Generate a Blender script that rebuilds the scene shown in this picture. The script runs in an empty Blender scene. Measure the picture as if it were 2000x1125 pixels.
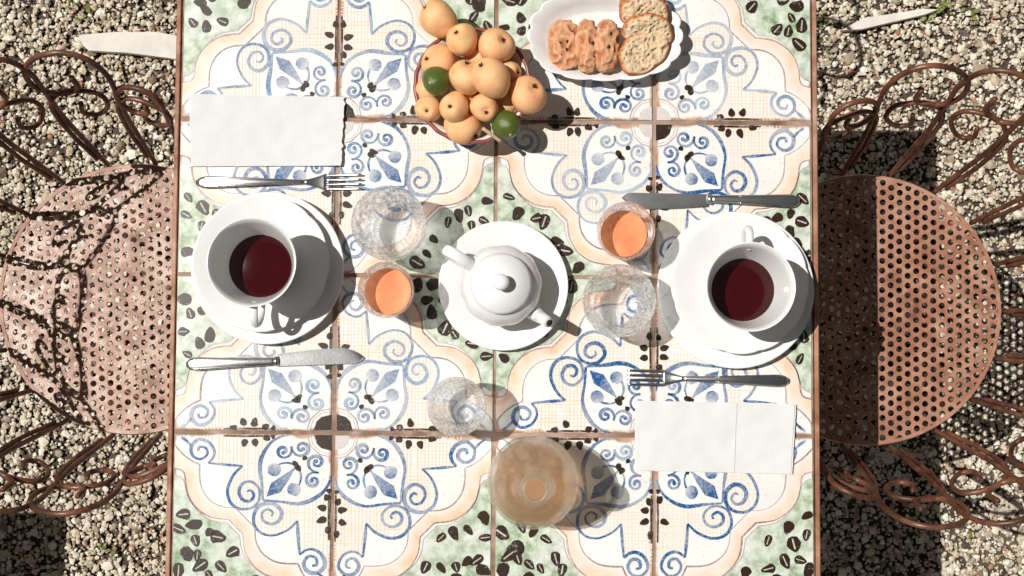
import bpy, bmesh, math, random
import numpy as np
from mathutils import Vector, Matrix, noise as mnoise
from mathutils.geometry import tessellate_polygon

random.seed(7); rng = np.random.default_rng(7)
S = bpy.context.scene
COL = S.collection

# ------------------------------------------------------------------ camera, sky, sun, exposure
F_PX, CX, CY = 2800.0, 1000.0, 562.5
TILT = math.atan(.062)
CAM_H = 2.55
cam_d = bpy.data.cameras.new('camera'); cam = bpy.data.objects.new('camera', cam_d); COL.objects.link(cam)
cam_d.sensor_width = 36.0; cam_d.lens = F_PX / 2000.0 * 36.0
cam_d.clip_start = .05; cam_d.clip_end = 500
cam.location = (0, 0, CAM_H); cam.rotation_euler = (TILT, 0, 0)
S.camera = cam

SUN = Vector((.50, -.12, -1.0)).normalized()
to_sun = -SUN
W = bpy.data.worlds.new('World'); S.world = W; W.use_nodes = True
wn = W.node_tree.nodes; wl = W.node_tree.links
sky = wn.new('ShaderNodeTexSky'); sky.sky_type = 'NISHITA'; sky.sun_disc = False; sky.altitude = 5200
sky.sun_elevation = math.asin(to_sun.z); sky.sun_rotation = math.atan2(to_sun.x, to_sun.y)
hs = wn.new('ShaderNodeHueSaturation'); hs.inputs['Saturation'].default_value = .06
bg = wn['Background']; bg.inputs['Strength'].default_value = .05
wl.new(sky.outputs[0], hs.inputs['Color']); wl.new(hs.outputs[0], bg.inputs['Color'])
sd = bpy.data.lights.new('sun', 'SUN'); sd.energy = 5.0; sd.angle = math.radians(.35); sd.color = (1.0, .972, .935)
so = bpy.data.objects.new('sun', sd); COL.objects.link(so); so.rotation_euler = SUN.to_track_quat('-Z', 'Y').to_euler()
so.location = (-3, 1, 6)
vs = S.view_settings; vs.view_transform = 'Standard'; vs.look = 'None'; vs.gamma = 1; vs.use_curve_mapping = False; vs.exposure = -.13
S.render.engine = 'CYCLES'
S.cycles.use_denoising = True
S.cycles.transparent_max_bounces = 24
S.cycles.max_bounces = 12; S.cycles.transmission_bounces = 12
S.cycles.sample_clamp_indirect = 6.0

T = .75            # table top height
def ray(x, y):
    dx = (x - CX) / F_PX; dy = -(y - CY) / F_PX; c, s = math.cos(TILT), math.sin(TILT)
    return Vector((dx, dy * c + s, dy * s - c))
def P(x, y, z):
    """photo pixel -> world point on the horizontal plane at height z"""
    d = ray(x, y); t = (CAM_H - z) / -d.z
    return Vector((0, 0, CAM_H)) + d * t
def lin(r, g, b):
    f = lambda c: (c / 255 / 12.92) if c / 255 <= .04045 else ((c / 255 + .055) / 1.055) ** 2.4
    return (f(r), f(g), f(b))

# ------------------------------------------------------------------ material helpers
class NT:
    def __init__(s, name):
        s.m = bpy.data.materials.new(name); s.m.use_nodes = True
        s.n = s.m.node_tree.nodes; s.l = s.m.node_tree.links
        s.b = s.n['Principled BSDF']; s.out = s.n['Material Output']
    def new(s, t, **kw):
        n = s.n.new('ShaderNode' + t)
        for k, v in kw.items(): setattr(n, k, v)
        return n
    def link(s, a, b): s.l.new(a, b)
    def set(s, **kw):
        for k, v in kw.items():
            k = k.replace('_', ' ')
            s.b.inputs[k].default_value = (*v, 1) if isinstance(v, tuple) and len(v) == 3 and k in ('Base Color', 'Specular Tint', 'Coat Tint') else v
    def coord(s, out='Object'):
        if not hasattr(s, '_tc'): s._tc = s.new('TexCoord')
        return s._tc.outputs[out]
    def noise(s, scale, detail=4, rough=.55, vec=None, dist=0):
        n = s.new('TexNoise'); n.inputs['Scale'].default_value = scale; n.inputs['Detail'].default_value = detail
        n.inputs['Roughness'].default_value = rough; n.inputs['Distortion'].default_value = dist
        s.link(vec or s.coord(), n.inputs['Vector']); return n.outputs['Fac']
    def ramp(s, fac, stops):
        r = s.new('ValToRGB'); cr = r.color_ramp
        while len(cr.elements) < len(stops): cr.elements.new(.5)
        for e, (p, c) in zip(cr.elements, stops):
            e.position = p; e.color = (*c, 1) if isinstance(c, tuple) else (c, c, c, 1)
        s.link(fac, r.inputs[0]); return r.outputs[0]
    def mix(s, fac, a, b, mode='MIX'):
        m = s.new('Mix', data_type='RGBA', blend_type=mode)
        for i, v in ((0, fac), (6, a), (7, b)):
            if hasattr(v, 'is_output'): s.link(v, m.inputs[i])
            elif i == 0: m.inputs[0].default_value = v
            else: m.inputs[i].default_value = (*v, 1)
        return m.outputs[2]
    def math(s, op, a, b=None, c=None):
        m = s.new('Math', operation=op)
        for i, v in enumerate((a, b, c)):
            if v is None: continue
            if hasattr(v, 'is_output'): s.link(v, m.inputs[i])
            else: m.inputs[i].default_value = v
        return m.outputs[0]
    def bump(s, h, strength=.3, dist=.001):
        b = s.new('Bump'); b.inputs['Strength'].default_value = strength; b.inputs['Distance'].default_value = dist
        s.link(h, b.inputs['Height']); s.link(b.outputs[0], s.b.inputs['Normal']); return b.outputs[0]
    def color(s, c): s.link(c, s.b.inputs['Base Color'])
M = {}
def mat_tile():
    t = NT('glazed_tile'); n1 = t.noise(9, 3); n2 = t.noise(140, 3)
    oi = t.new('ObjectInfo')
    base = t.ramp(n1, [(.3, (.70, .685, .65)), (.7, (.80, .785, .755))])
    speck = t.ramp(n2, [(.30, (.60, .50, .40)), (.40, (1, 1, 1))])
    c = t.mix(.35, base, t.mix(1, base, speck, 'MULTIPLY'))
    # worn, chipped rim showing the red clay (distance to the tile's own edge)
    sx = t.new('SeparateXYZ'); t.link(t.coord('Generated'), sx.inputs[0])
    ex = t.math('MINIMUM', sx.outputs[0], t.math('SUBTRACT', 1, sx.outputs[0]))
    ey = t.math('MINIMUM', sx.outputs[1], t.math('SUBTRACT', 1, sx.outputs[1]))
    e = t.math('MINIMUM', ex, ey)
    nz = t.noise(38, 4, .6)
    e2 = t.math('ADD', e, t.math('MULTIPLY', t.math('SUBTRACT', nz, .5), .10))
    e2 = t.math('SUBTRACT', e2, t.math('MULTIPLY', oi.outputs['Random'], .012))
    f = t.ramp(e2, [(.0, 1.0), (.016, 0.0)])
    clay = t.ramp(t.noise(60), [(.3, (.34, .17, .10)), (.7, (.58, .36, .26))])
    c = t.mix(f, c, clay); t.color(c)
    t.set(Roughness=.28); t.bump(t.noise(30, 2), .12, .002)
    return t.m
def mat_paint():
    t = NT('painted_glaze'); a = t.new('VertexColor', layer_name='ink')
    n = t.noise(300, 3, .6); n2 = t.noise(40, 3, .6)
    k = t.math('MULTIPLY', t.ramp(n, [(.30, .62), (.55, 1.0)]), t.ramp(n2, [(.3, .80), (.6, 1.0)]))
    k = t.math('MULTIPLY', k, t.ramp(t.noise(16, 4, .6), [(.34, .78), (.44, 1.0)]))
    k = t.math('MINIMUM', t.math('MULTIPLY', k, a.outputs['Alpha']), 1.0)
    t.color(t.mix(k, (.76, .745, .71), a.outputs['Color'])); t.set(Roughness=.28)
    return t.m
def mat_green():
    t = NT('green_wash_glaze'); n = t.noise(45, 5, .65); n2 = t.noise(12, 3)
    c = t.ramp(n, [(.36, (.68, .70, .63)), (.5, (.44, .52, .38)), (.62, (.16, .24, .11))])
    c = t.mix(t.ramp(n2, [(.42, 0.0), (.7, .65)]), c, (.73, .73, .68)); t.color(c); t.set(Roughness=.28); return t.m
def mat_simple(name, c, rough=.5, var=.12, scale=40, metallic=0, bump=0, bscale=200, **kw):
    t = NT(name); n = t.noise(scale, 4)
    lo = tuple(max(0, x * (1 - var)) for x in c); hi = tuple(min(1, x * (1 + var)) for x in c)
    t.color(t.ramp(n, [(.3, lo), (.7, hi)])); t.set(Roughness=rough, Metallic=metallic, **kw)
    if bump: t.bump(t.noise(bscale, 3), bump, .001)
    return t.m
def mat_rust(name, dark, mid, lite, rough=.42):
    t = NT(name); n = t.noise(30, 6, .65); n2 = t.noise(9, 4, .6)
    c = t.ramp(n, [(.3, dark), (.5, mid), (.72, lite)])
    c = t.mix(t.ramp(n2, [(.45, 0.0), (.68, .55)]), c, lite); t.color(c)
    t.link(t.ramp(n, [(.3, rough + .18), (.7, rough - .08)]), t.b.inputs['Roughness'])
    t.bump(t.noise(500, 3), .25, .0006); return t.m
def mat_glass(name, tint=(.995, 1, 1), clear=.5, bump=0.0, bscale=60, rough=.03):
    t = NT(name); t.n.remove(t.b)
    g = t.new('BsdfGlass'); g.inputs['IOR'].default_value = 1.45; g.inputs['Roughness'].default_value = rough; g.inputs['Color'].default_value = (*tint, 1)
    tr = t.new('BsdfTransparent'); tr.inputs['Color'].default_value = (*tint, 1)
    mx = t.new('MixShader'); mx.inputs[0].default_value = clear
    t.link(g.outputs[0], mx.inputs[1]); t.link(tr.outputs[0], mx.inputs[2]); t.link(mx.outputs[0], t.out.inputs[0])
    if bump:
        b = t.new('Bump'); b.inputs['Strength'].default_value = bump; b.inputs['Distance'].default_value = .002
        t.link(t.noise(bscale, 2), b.inputs['Height']); t.link(b.outputs[0], g.inputs['Normal'])
    return t.m
def mat_vcol(name, rough=.8, n_scale=120, var=.35, bump=.3):
    t = NT(name); a = t.new('VertexColor', layer_name='tone'); n = t.noise(n_scale, 3)
    t.color(t.mix(1, a.outputs['Color'], t.ramp(n, [(.3, 1 - var), (.7, 1.0)]), 'MULTIPLY')); t.set(Roughness=rough)
    if bump: t.bump(t.noise(n_scale * 3, 3), bump, .001)
    return t.m
M['tile'] = mat_tile(); M['paint'] = mat_paint(); M['green'] = mat_green()
M['grout'] = mat_rust('grout', (.10, .06, .04), (.24, .16, .11), (.46, .36, .30), .8)
M['edge'] = mat_rust('rusty_edge', (.16, .06, .03), (.30, .13, .07), (.50, .30, .20), .6)
M['rust'] = mat_rust('rusty_iron', (.028, .009, .005), (.09, .031, .016), (.24, .095, .052), .36)
M['seat'] = mat_rust('rusty_perforated_sheet', (.17, .060, .030), (.32, .135, .078), (.50, .30, .21), .38)
M['porc'] = mat_simple('white_porcelain', (.78, .775, .76), .10, .03, 20)
M['bowl'] = mat_simple('cream_earthenware', (.74, .70, .64), .3, .06, 60)
M['bowlrim'] = mat_simple('oxblood_glaze', (.22, .06, .045), .35, .3, 90)
M['steel'] = mat_simple('worn_steel', (.60, .60, .59), .24, .08, 60, 1, .08, 300)
M['napkin'] = mat_simple('paper_napkin', (.66, .655, .645), .9, .02, 30, 0, .35, 250)
M['glass'] = mat_glass('cut_glass', clear=.50, bump=.3, bscale=70)
def mat_cut(name, tintw):
    m = mat_glass(name, clear=.47, bump=.15, bscale=70); nt = m.node_tree; t = NT.__new__(NT); t.m = m; t.n = nt.nodes; t.l = nt.links; t.out = t.n['Material Output']
    base = t.out.inputs[0].links[0].from_socket
    sx = t.new('SeparateXYZ'); t.link(t.coord(), sx.inputs[0])
    an = t.math('ARCTAN2', sx.outputs[1], sx.outputs[0])
    w1 = t.math('ABSOLUTE', t.math('SINE', t.math('ADD', t.math('MULTIPLY', an, 9), t.math('MULTIPLY', sx.outputs[2], 120))))
    w2 = t.math('ABSOLUTE', t.math('SINE', t.math('SUBTRACT', t.math('MULTIPLY', an, 9), t.math('MULTIPLY', sx.outputs[2], 120))))
    w = t.math('MINIMUM', w1, w2); n = t.noise(150, 3)
    fac = t.math('MULTIPLY', t.ramp(w, [(.09, 1.0), (.25, 0.0)]), t.ramp(n, [(.40, .05), (.62, .75)]))  # pale diamond lines paint the sparkle of cut facets into the glass
    tr = t.new('BsdfTranslucent'); tr.inputs[0].default_value = (*tintw, 1); df = t.new('BsdfDiffuse'); df.inputs[0].default_value = (*tintw, 1)
    fm = t.new('MixShader'); fm.inputs[0].default_value = .5; t.link(tr.outputs[0], fm.inputs[1]); t.link(df.outputs[0], fm.inputs[2])
    mx = t.new('MixShader'); t.link(fac, mx.inputs[0]); t.link(base, mx.inputs[1]); t.link(fm.outputs[0], mx.inputs[2]); t.link(mx.outputs[0], t.out.inputs[0]); return m
M['cut'] = mat_cut('cut_glass_sparkle', (.95, .95, .94))
M['cut_juice'] = mat_cut('cut_glass_juice_sparkle', (.95, .80, .72))  # coral tint paints the juice's reflection into the facet lines
M['glass_thin'] = mat_glass('thin_glass', clear=.5, bump=.08)
M['glass_bottle'] = mat_glass('bottle_glass', (.985, 1, .975), clear=.56, bump=.10, bscale=45)
M['juice'] = mat_simple('orange_juice', lin(242, 146, 100), .2, .28, 28, 0, 0, 200)
M['coffee'] = mat_simple('dark_red_tea', (.036, .0022, .0035), .08, .1, 30)
M['board'] = mat_simple('bleached_board', (.66, .62, .55), .8, .10, 30, 0, .3, 120)
M['gravel'] = mat_vcol('gravel_stone', .85, 260, .25, .4)
M['crumb_v'] = mat_vcol('baked_dough', .85, 160, .30, .6)
M['soil'] = mat_rust('dark_soil', (.020, .014, .009), (.05, .036, .024), (.13, .105, .08), .95)
M['leaf'] = mat_simple('weed_leaf', (.16, .20, .03), .6, .3, 30)
M['twig'] = mat_simple('pale_twig', (.50, .36, .22), .8, .2, 60)
M['calyx'] = mat_simple('dry_calyx_and_spout_shade', (.05, .028, .014), .9, .3, 200)
def mat_wine():
    t = NT('copper_wine'); t.n.remove(t.b)
    g = t.new('BsdfRefraction'); g.inputs['IOR'].default_value = 1.33; g.inputs['Color'].default_value = (1.0, .80, .67, 1)
    tr = t.new('BsdfTransparent'); tr.inputs['Color'].default_value = (1.0, .83, .71, 1)
    d = t.new('BsdfTranslucent'); d.inputs['Color'].default_value = (.95, .78, .64, 1)
    dd = t.new('BsdfDiffuse'); dd.inputs['Color'].default_value = (.95, .80, .68, 1)
    ad = t.new('MixShader'); ad.inputs[0].default_value = .5; t.link(d.outputs[0], ad.inputs[1]); t.link(dd.outputs[0], ad.inputs[2])
    m1 = t.new('MixShader'); m1.inputs[0].default_value = .72; t.link(g.outputs[0], m1.inputs[1]); t.link(tr.outputs[0], m1.inputs[2])
    m2 = t.new('MixShader'); m2.inputs[0].default_value = .15; t.link(m1.outputs[0], m2.inputs[1]); t.link(ad.outputs[0], m2.inputs[2])
    t.link(m2.outputs[0], t.out.inputs[0]); return t.m
M['wine'] = mat_wine()
def mat_loquat():
    t = NT('loquat_skin'); n = t.noise(35, 4); n2 = t.noise(3.2, 5, .7); oi = t.new('ObjectInfo')
    c = t.ramp(t.noise(1.6, 4), [(.3, lin(226, 164, 108)), (.55, lin(238, 190, 134)), (.75, lin(243, 207, 156))])
    c = t.mix(t.math('MULTIPLY', oi.outputs['Random'], .6), c, lin(238, 168, 122))
    c = t.mix(t.ramp(n2, [(.60, 0.0), (.70, .40)]), c, lin(168, 104, 58)); t.color(c)
    t.bump(t.noise(14, 4), .25, .01); t.set(Roughness=.6, Subsurface_Weight=.08, Subsurface_Radius=(.008, .004, .002), Subsurface_Scale=.5); return t.m
M['loquat'] = mat_loquat()
def mat_lime():
    t = NT('lime_skin'); n = t.noise(30, 4)
    t.color(t.ramp(n, [(.3, (.045, .068, .008)), (.6, (.09, .125, .018)), (.8, (.22, .24, .05))])); t.set(Roughness=.3)
    t.bump(t.noise(450, 2), .3, .0006); return t.m
M['lime'] = mat_lime()

# ------------------------------------------------------------------ mesh helpers
class MB:
    def __init__(s): s.v = []; s.f = []; s.m = []; s.c = None
    def add(s, verts, faces, mi=0):
        o = len(s.v); s.v += [tuple(p) for p in verts]; s.f += [tuple(i + o for i in f) for f in faces]; s.m += [mi] * len(faces)
    def build(s, name, mats, parent=None, smooth=True, loc=None, flat_angle=None):
        me = bpy.data.meshes.new(name); me.from_pydata(s.v, [], s.f); me.update()
        for x in (mats if isinstance(mats, (list, tuple)) else [mats]): me.materials.append(M[x])
        if any(s.m): me.polygons.foreach_set('material_index', s.m)
        if smooth: me.polygons.foreach_set('use_smooth', [True] * len(me.polygons))
        if flat_angle: me.set_sharp_from_angle(angle=math.radians(flat_angle))
        return link(name, me, parent, loc)
def link(name, me, parent=None, loc=None):
    o = bpy.data.objects.new(name, me); COL.objects.link(o)
    if parent: o.parent = parent
    if loc is not None: o.location = loc
    return o
def thing(name, label, cat, loc=(0, 0, 0), rotz=0, group=None):
    o = bpy.data.objects.new(name, None); COL.objects.link(o); o.empty_display_size = .05
    o.location = loc; o.rotation_euler = (0, 0, rotz); tag(o, label, cat, group); return o
def tag(o, label, cat, group=None):
    o['label'] = label; o['category'] = cat
    if group: o['group'] = group
    return o
def copy_tree(o, parent=None):
    c = o.copy(); COL.objects.link(c); c.parent = parent
    for ch in list(o.children): copy_tree(ch, c)
    return c
def crom(pts, n=6, closed=False):
    pts = [np.array(p, float) for p in pts]; out = []
    N = len(pts)
    for i in range(N if closed else N - 1):
        if closed: p0, p1, p2, p3 = (pts[(i + k) % N] for k in (-1, 0, 1, 2))
        else:
            p1, p2 = pts[i], pts[i + 1]; p0 = pts[i - 1] if i else 2 * p1 - p2; p3 = pts[i + 2] if i + 2 < N else 2 * p2 - p1
        for k in range(n):
            t = k / n
            out.append(.5 * ((2 * p1) + (-p0 + p2) * t + (2 * p0 - 5 * p1 + 4 * p2 - p3) * t * t + (-p0 + 3 * p1 - 3 * p2 + p3) * t ** 3))
    if not closed: out.append(pts[-1])
    return out
def lathe(mb, prof, n=64, mod=None, mi=0, center=(0, 0)):
    """prof: (r, z) from the axis at the bottom round to the axis at the top"""
    rows = []; v = []; f = []
    for i, (r, z) in enumerate(prof):
        if r < 1e-6: rows.append([len(v)]); v.append((center[0], center[1], z)); continue
        row = []
        for k in range(n):
            a = 2 * math.pi * k / n; rr, zz = (r, z) if mod is None else mod(a, i, r, z)
            row.append(len(v)); v.append((center[0] + rr * math.cos(a), center[1] + rr * math.sin(a), zz))
        rows.append(row)
    for A, B in zip(rows, rows[1:]):
        for k in range(n):
            k2 = (k + 1) % n
            if len(A) == 1 and len(B) == 1: break
            if len(A) == 1: f.append((A[0], B[k2], B[k]))
            elif len(B) == 1: f.append((A[k], A[k2], B[0]))
            else: f.append((A[k], A[k2], B[k2], B[k]))
    mb.add(v, f, mi)
def tube(mb, pts, rad, n=8, flat=1.0, caps=True, mi=0):
    """sweep an ellipse along pts; rad scalar, list or list of (side, normal) radii; first frame keeps 'up' = z"""
    pts = [Vector(p) for p in pts]; L = len(pts)
    if not isinstance(rad, (list, tuple)): rad = [rad] * L
    v = []; f = []; prev = None
    for i, p in enumerate(pts):
        t = (pts[min(i + 1, L - 1)] - pts[max(i - 1, 0)]).normalized()
        if prev is None:
            up = Vector((0, 0, 1)) if abs(t.z) < .9 else Vector((1, 0, 0))
            s = t.cross(up).normalized()
        else:
            s = prev - t * prev.dot(t); s.normalize()
        prev = s; u = s.cross(t)
        r = rad[i]; ra, rb = (r if isinstance(r, (tuple, list)) else (r, r * flat))
        for k in range(n):
            a = 2 * math.pi * k / n; v.append(p + s * (ra * math.cos(a)) + u * (rb * math.sin(a)))
    for i in range(L - 1):
        for k in range(n):
            k2 = (k + 1) % n; f.append((i * n + k, i * n + k2, (i + 1) * n + k2, (i + 1) * n + k))
    if caps:
        f.append(tuple(range(n - 1, -1, -1))); f.append(tuple((L - 1) * n + k for k in range(n)))
    mb.add(v, f, mi)
def box(mb, x0, x1, y0, y1, z0, z1, bev=0, mi=0):
    b = bev
    if b == 0:
        v = [(x, y, z) for z in (z0, z1) for x, y in ((x0, y0), (x1, y0), (x1, y1), (x0, y1))]
        mb.add(v, [(3, 2, 1, 0), (4, 5, 6, 7), (0, 1, 5, 4), (1, 2, 6, 5), (2, 3, 7, 6), (3, 0, 4, 7)], mi)
    else:
        v = [(x, y, z0) for x, y in ((x0, y0), (x1, y0), (x1, y1), (x0, y1))]
        v += [(x, y, z1 - b) for x, y in ((x0, y0), (x1, y0), (x1, y1), (x0, y1))]
        v += [(x, y, z1) for x, y in ((x0 + b, y0 + b), (x1 - b, y0 + b), (x1 - b, y1 - b), (x0 + b, y1 - b))]
        f = [(3, 2, 1, 0), (8, 9, 10, 11)]
        for o in (0, 4): f += [(o + k, o + (k + 1) % 4, o + 4 + (k + 1) % 4, o + 4 + k) for k in range(4)]
        mb.add(v, f, mi)

# ------------------------------------------------------------------ ground and gravel
def make_ground():
    mb = MB(); R = 120
    mb.add([(-R, -R, -.006), (R, -R, -.006), (R, R, -.006), (-R, R, -.006)], [(0, 1, 2, 3)])
    t = NT('gravel_ground'); vo = t.new('TexVoronoi'); vo.inputs['Scale'].default_value = 85; t.link(t.coord(), vo.inputs['Vector'])
    c = t.ramp(vo.outputs['Color'], [(.0, (.16, .12, .085)), (.5, (.36, .32, .26)), (1, (.62, .59, .54))])
    d = t.ramp(vo.outputs['Distance'], [(.35, 1.0), (.75, .08)])
    t.color(t.mix(1, c, d, 'MULTIPLY')); t.set(Roughness=.9)
    b = t.new('Bump'); b.inputs['Strength'].default_value = 1; b.inputs['Distance'].default_value = .01; b.invert = True
    t.link(vo.outputs['Distance'], b.inputs['Height']); t.link(b.outputs[0], t.b.inputs['Normal'])
    M['ground'] = t.m
    g = mb.build('ground', 'ground', smooth=False); g['kind'] = 'structure'
    # bare earth under the dense gravel of the terrace
    mb = MB(); mb.add([(-1.5, -.95, -.002), (1.5, -.95, -.002), (1.5, 1.25, -.002), (-1.5, 1.25, -.002)], [(0, 1, 2, 3)])
    g = mb.build('earth_bed', 'soil', smooth=False); g['kind'] = 'structure'
make_ground()

def make_gravel():
    bm = bmesh.new(); bmesh.ops.create_icosphere(bm, subdivisions=1, radius=1)
    bv = np.array([v.co[:] for v in bm.verts]); bf = np.array([[v.index for v in f.verts] for f in bm.faces]); bm.free()
    def region(x0, x1, y0, y1, dens):
        n = int((x1 - x0) * (y1 - y0) * dens)
        return np.column_stack([rng.uniform(x0, x1, n), rng.uniform(y0, y1, n)])
    pos = np.vstack([region(-1.03, -.30, -.60, .74, 36000), region(.28, 1.05, -.60, .74, 36000), region(-1.12, -.30, .74, .95, 12000), region(.28, 1.14, .74, .95, 12000),
                     region(-.30, .28, -.62, .95, 6000), region(-1.5, -1.12, -.95, 1.25, 5000), region(1.14, 1.5, -.95, 1.25, 5000),
                     region(-1.12, 1.14, -.95, -.62, 5000), region(-1.12, 1.14, .95, 1.25, 5000)])
    N = len(pos)
    r = np.clip(rng.lognormal(math.log(.0031), .38, N), .0022, .0125)
    sc = r[:, None] * rng.uniform(.65, 1.3, (N, 3)); sc[:, 2] *= .75
    V = bv[None] * (1 + rng.uniform(-.22, .22, (N, len(bv), 1)))
    V = V * sc[:, None, :]
    a = rng.uniform(0, 2 * np.pi, N); ca, sa = np.cos(a), np.sin(a)
    tx = rng.uniform(-.5, .5, N); ct, st = np.cos(tx), np.sin(tx)
    x, y, z = V[..., 0], V[..., 1], V[..., 2]
    y, z = y * ct[:, None] - z * st[:, None], y * st[:, None] + z * ct[:, None]
    x, y = x * ca[:, None] - y * sa[:, None], x * sa[:, None] + y * ca[:, None]
    V = np.stack([x + pos[:, :1], y + pos[:, 1:], z + (rng.uniform(.0, .007, N) + sc[:, 2] * .4)[:, None]], -1)
    pal = np.array([[.72, .69, .63], [.82, .80, .76], [.58, .54, .47], [.42, .37, .31], [.66, .62, .55], [.24, .19, .145], [.86, .85, .82], [.42, .22, .14], [.58, .50, .40]])
    k = rng.choice(len(pal), N, p=[.20, .14, .17, .12, .15, .07, .055, .025, .07])
    c = pal[k] * np.array([1.06, .97, .84]) * rng.uniform(.8, 1.12, (N, 1)); c = np.clip(c, 0, .88)
    nv = len(bv); me = bpy.data.meshes.new('gravel')
    F = (bf[None] + (np.arange(N) * nv)[:, None, None]).reshape(-1, 3)
    me.vertices.add(N * nv); me.vertices.foreach_set('co', V.reshape(-1).astype(np.float32))
    me.loops.add(F.size); me.loops.foreach_set('vertex_index', F.reshape(-1).astype(np.int32))
    me.polygons.add(len(F)); me.polygons.foreach_set('loop_start', np.arange(0, F.size, 3, dtype=np.int32))
    me.update(calc_edges=True)
    ca_ = me.color_attributes.new('tone', 'FLOAT_COLOR', 'POINT')
    rgba = np.ones((N * nv, 4), np.float32); rgba[:, :3] = np.repeat(c, nv, 0); ca_.data.foreach_set('color', rgba.reshape(-1))
    me.materials.append(M['gravel']); me.shade_flat()
    o = link('gravel', me); o['kind'] = 'stuff'; o['label'] = 'pale mixed gravel covering the ground around the table'; o['category'] = 'gravel'
make_gravel()

def make_weeds():
    mb = MB()
    spots = [(1860, 15), (1800, 30), (1665, 235), (1840, 10), (140, 10), (165, 25), (1620, 40), (1900, 40), (560, 20), (90, 700), (210, 1080), (1900, 1050), (1680, 255), (1610, 90), (1830, 20)]
    for x, y in spots:
        g = P(x, y, .006)
        for k in range(random.randint(3, 7)):
            a = random.uniform(0, 6.28); l = random.uniform(.006, .014); w = l * .3
            c = g + Vector((random.uniform(-.015, .015), random.uniform(-.015, .015), .006))
            d = Vector((math.cos(a), math.sin(a), .5)); s = Vector((-math.sin(a), math.cos(a), 0)) * w
            mb.add([c, c + d * l * .5 + s, c + d * l, c + d * l * .5 - s], [(0, 1, 2, 3)])
    o = mb.build('weeds', 'leaf', smooth=False); o['kind'] = 'stuff'; o['label'] = 'tiny green weeds sprouting through the gravel'; o['category'] = 'weeds'
make_weeds()

def make_board(name, label, outline, thick):
    mb = MB(); z = .012
    lo = [P(x, y, z) for x, y in outline]; n = len(lo)
    v = lo + [p + Vector((0, 0, thick)) for p in lo]
    mb.add(v, [tuple(range(n - 1, -1, -1)) if False else tuple(range(n)), tuple(range(n, 2 * n))] + [(k, (k + 1) % n, n + (k + 1) % n, n + k) for k in range(n)])
    o = mb.build(name, 'board', smooth=False); tag(o, label, 'board')
    bm = bmesh.new(); bm.from_mesh(o.data); bmesh.ops.recalc_face_normals(bm, faces=bm.faces); bm.to_mesh(o.data); bm.free()
make_board('pale_board', 'bleached white board with a square-cut end, lying on gravel beside the scroll-backed chair',
           [(158, 72), (230, 66), (310, 66), (400, 84), (420, 132), (330, 116), (250, 106), (178, 102), (166, 92)], .014)
make_board('wood_offcut', 'bleached pale wood offcut with a pointed end, lying on gravel near ironwork shadows',
           [(1640, 62), (1685, 38), (1740, 30), (1800, 20), (1828, 22), (1800, 32), (1730, 48), (1680, 60)], .012)

# ------------------------------------------------------------------ table
TABLE_C = (-.0215, .126); PX, PY = .2005, .1975
def flip_d(p): return (p[1], p[0])
BLUE, BLUE2 = lin(16, 80, 134), lin(58, 120, 162)
BROWN, REDB = lin(46, 31, 18), lin(128, 70, 48)
ORANGE, PEACH = lin(238, 172, 116), lin(240, 188, 138)

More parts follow.
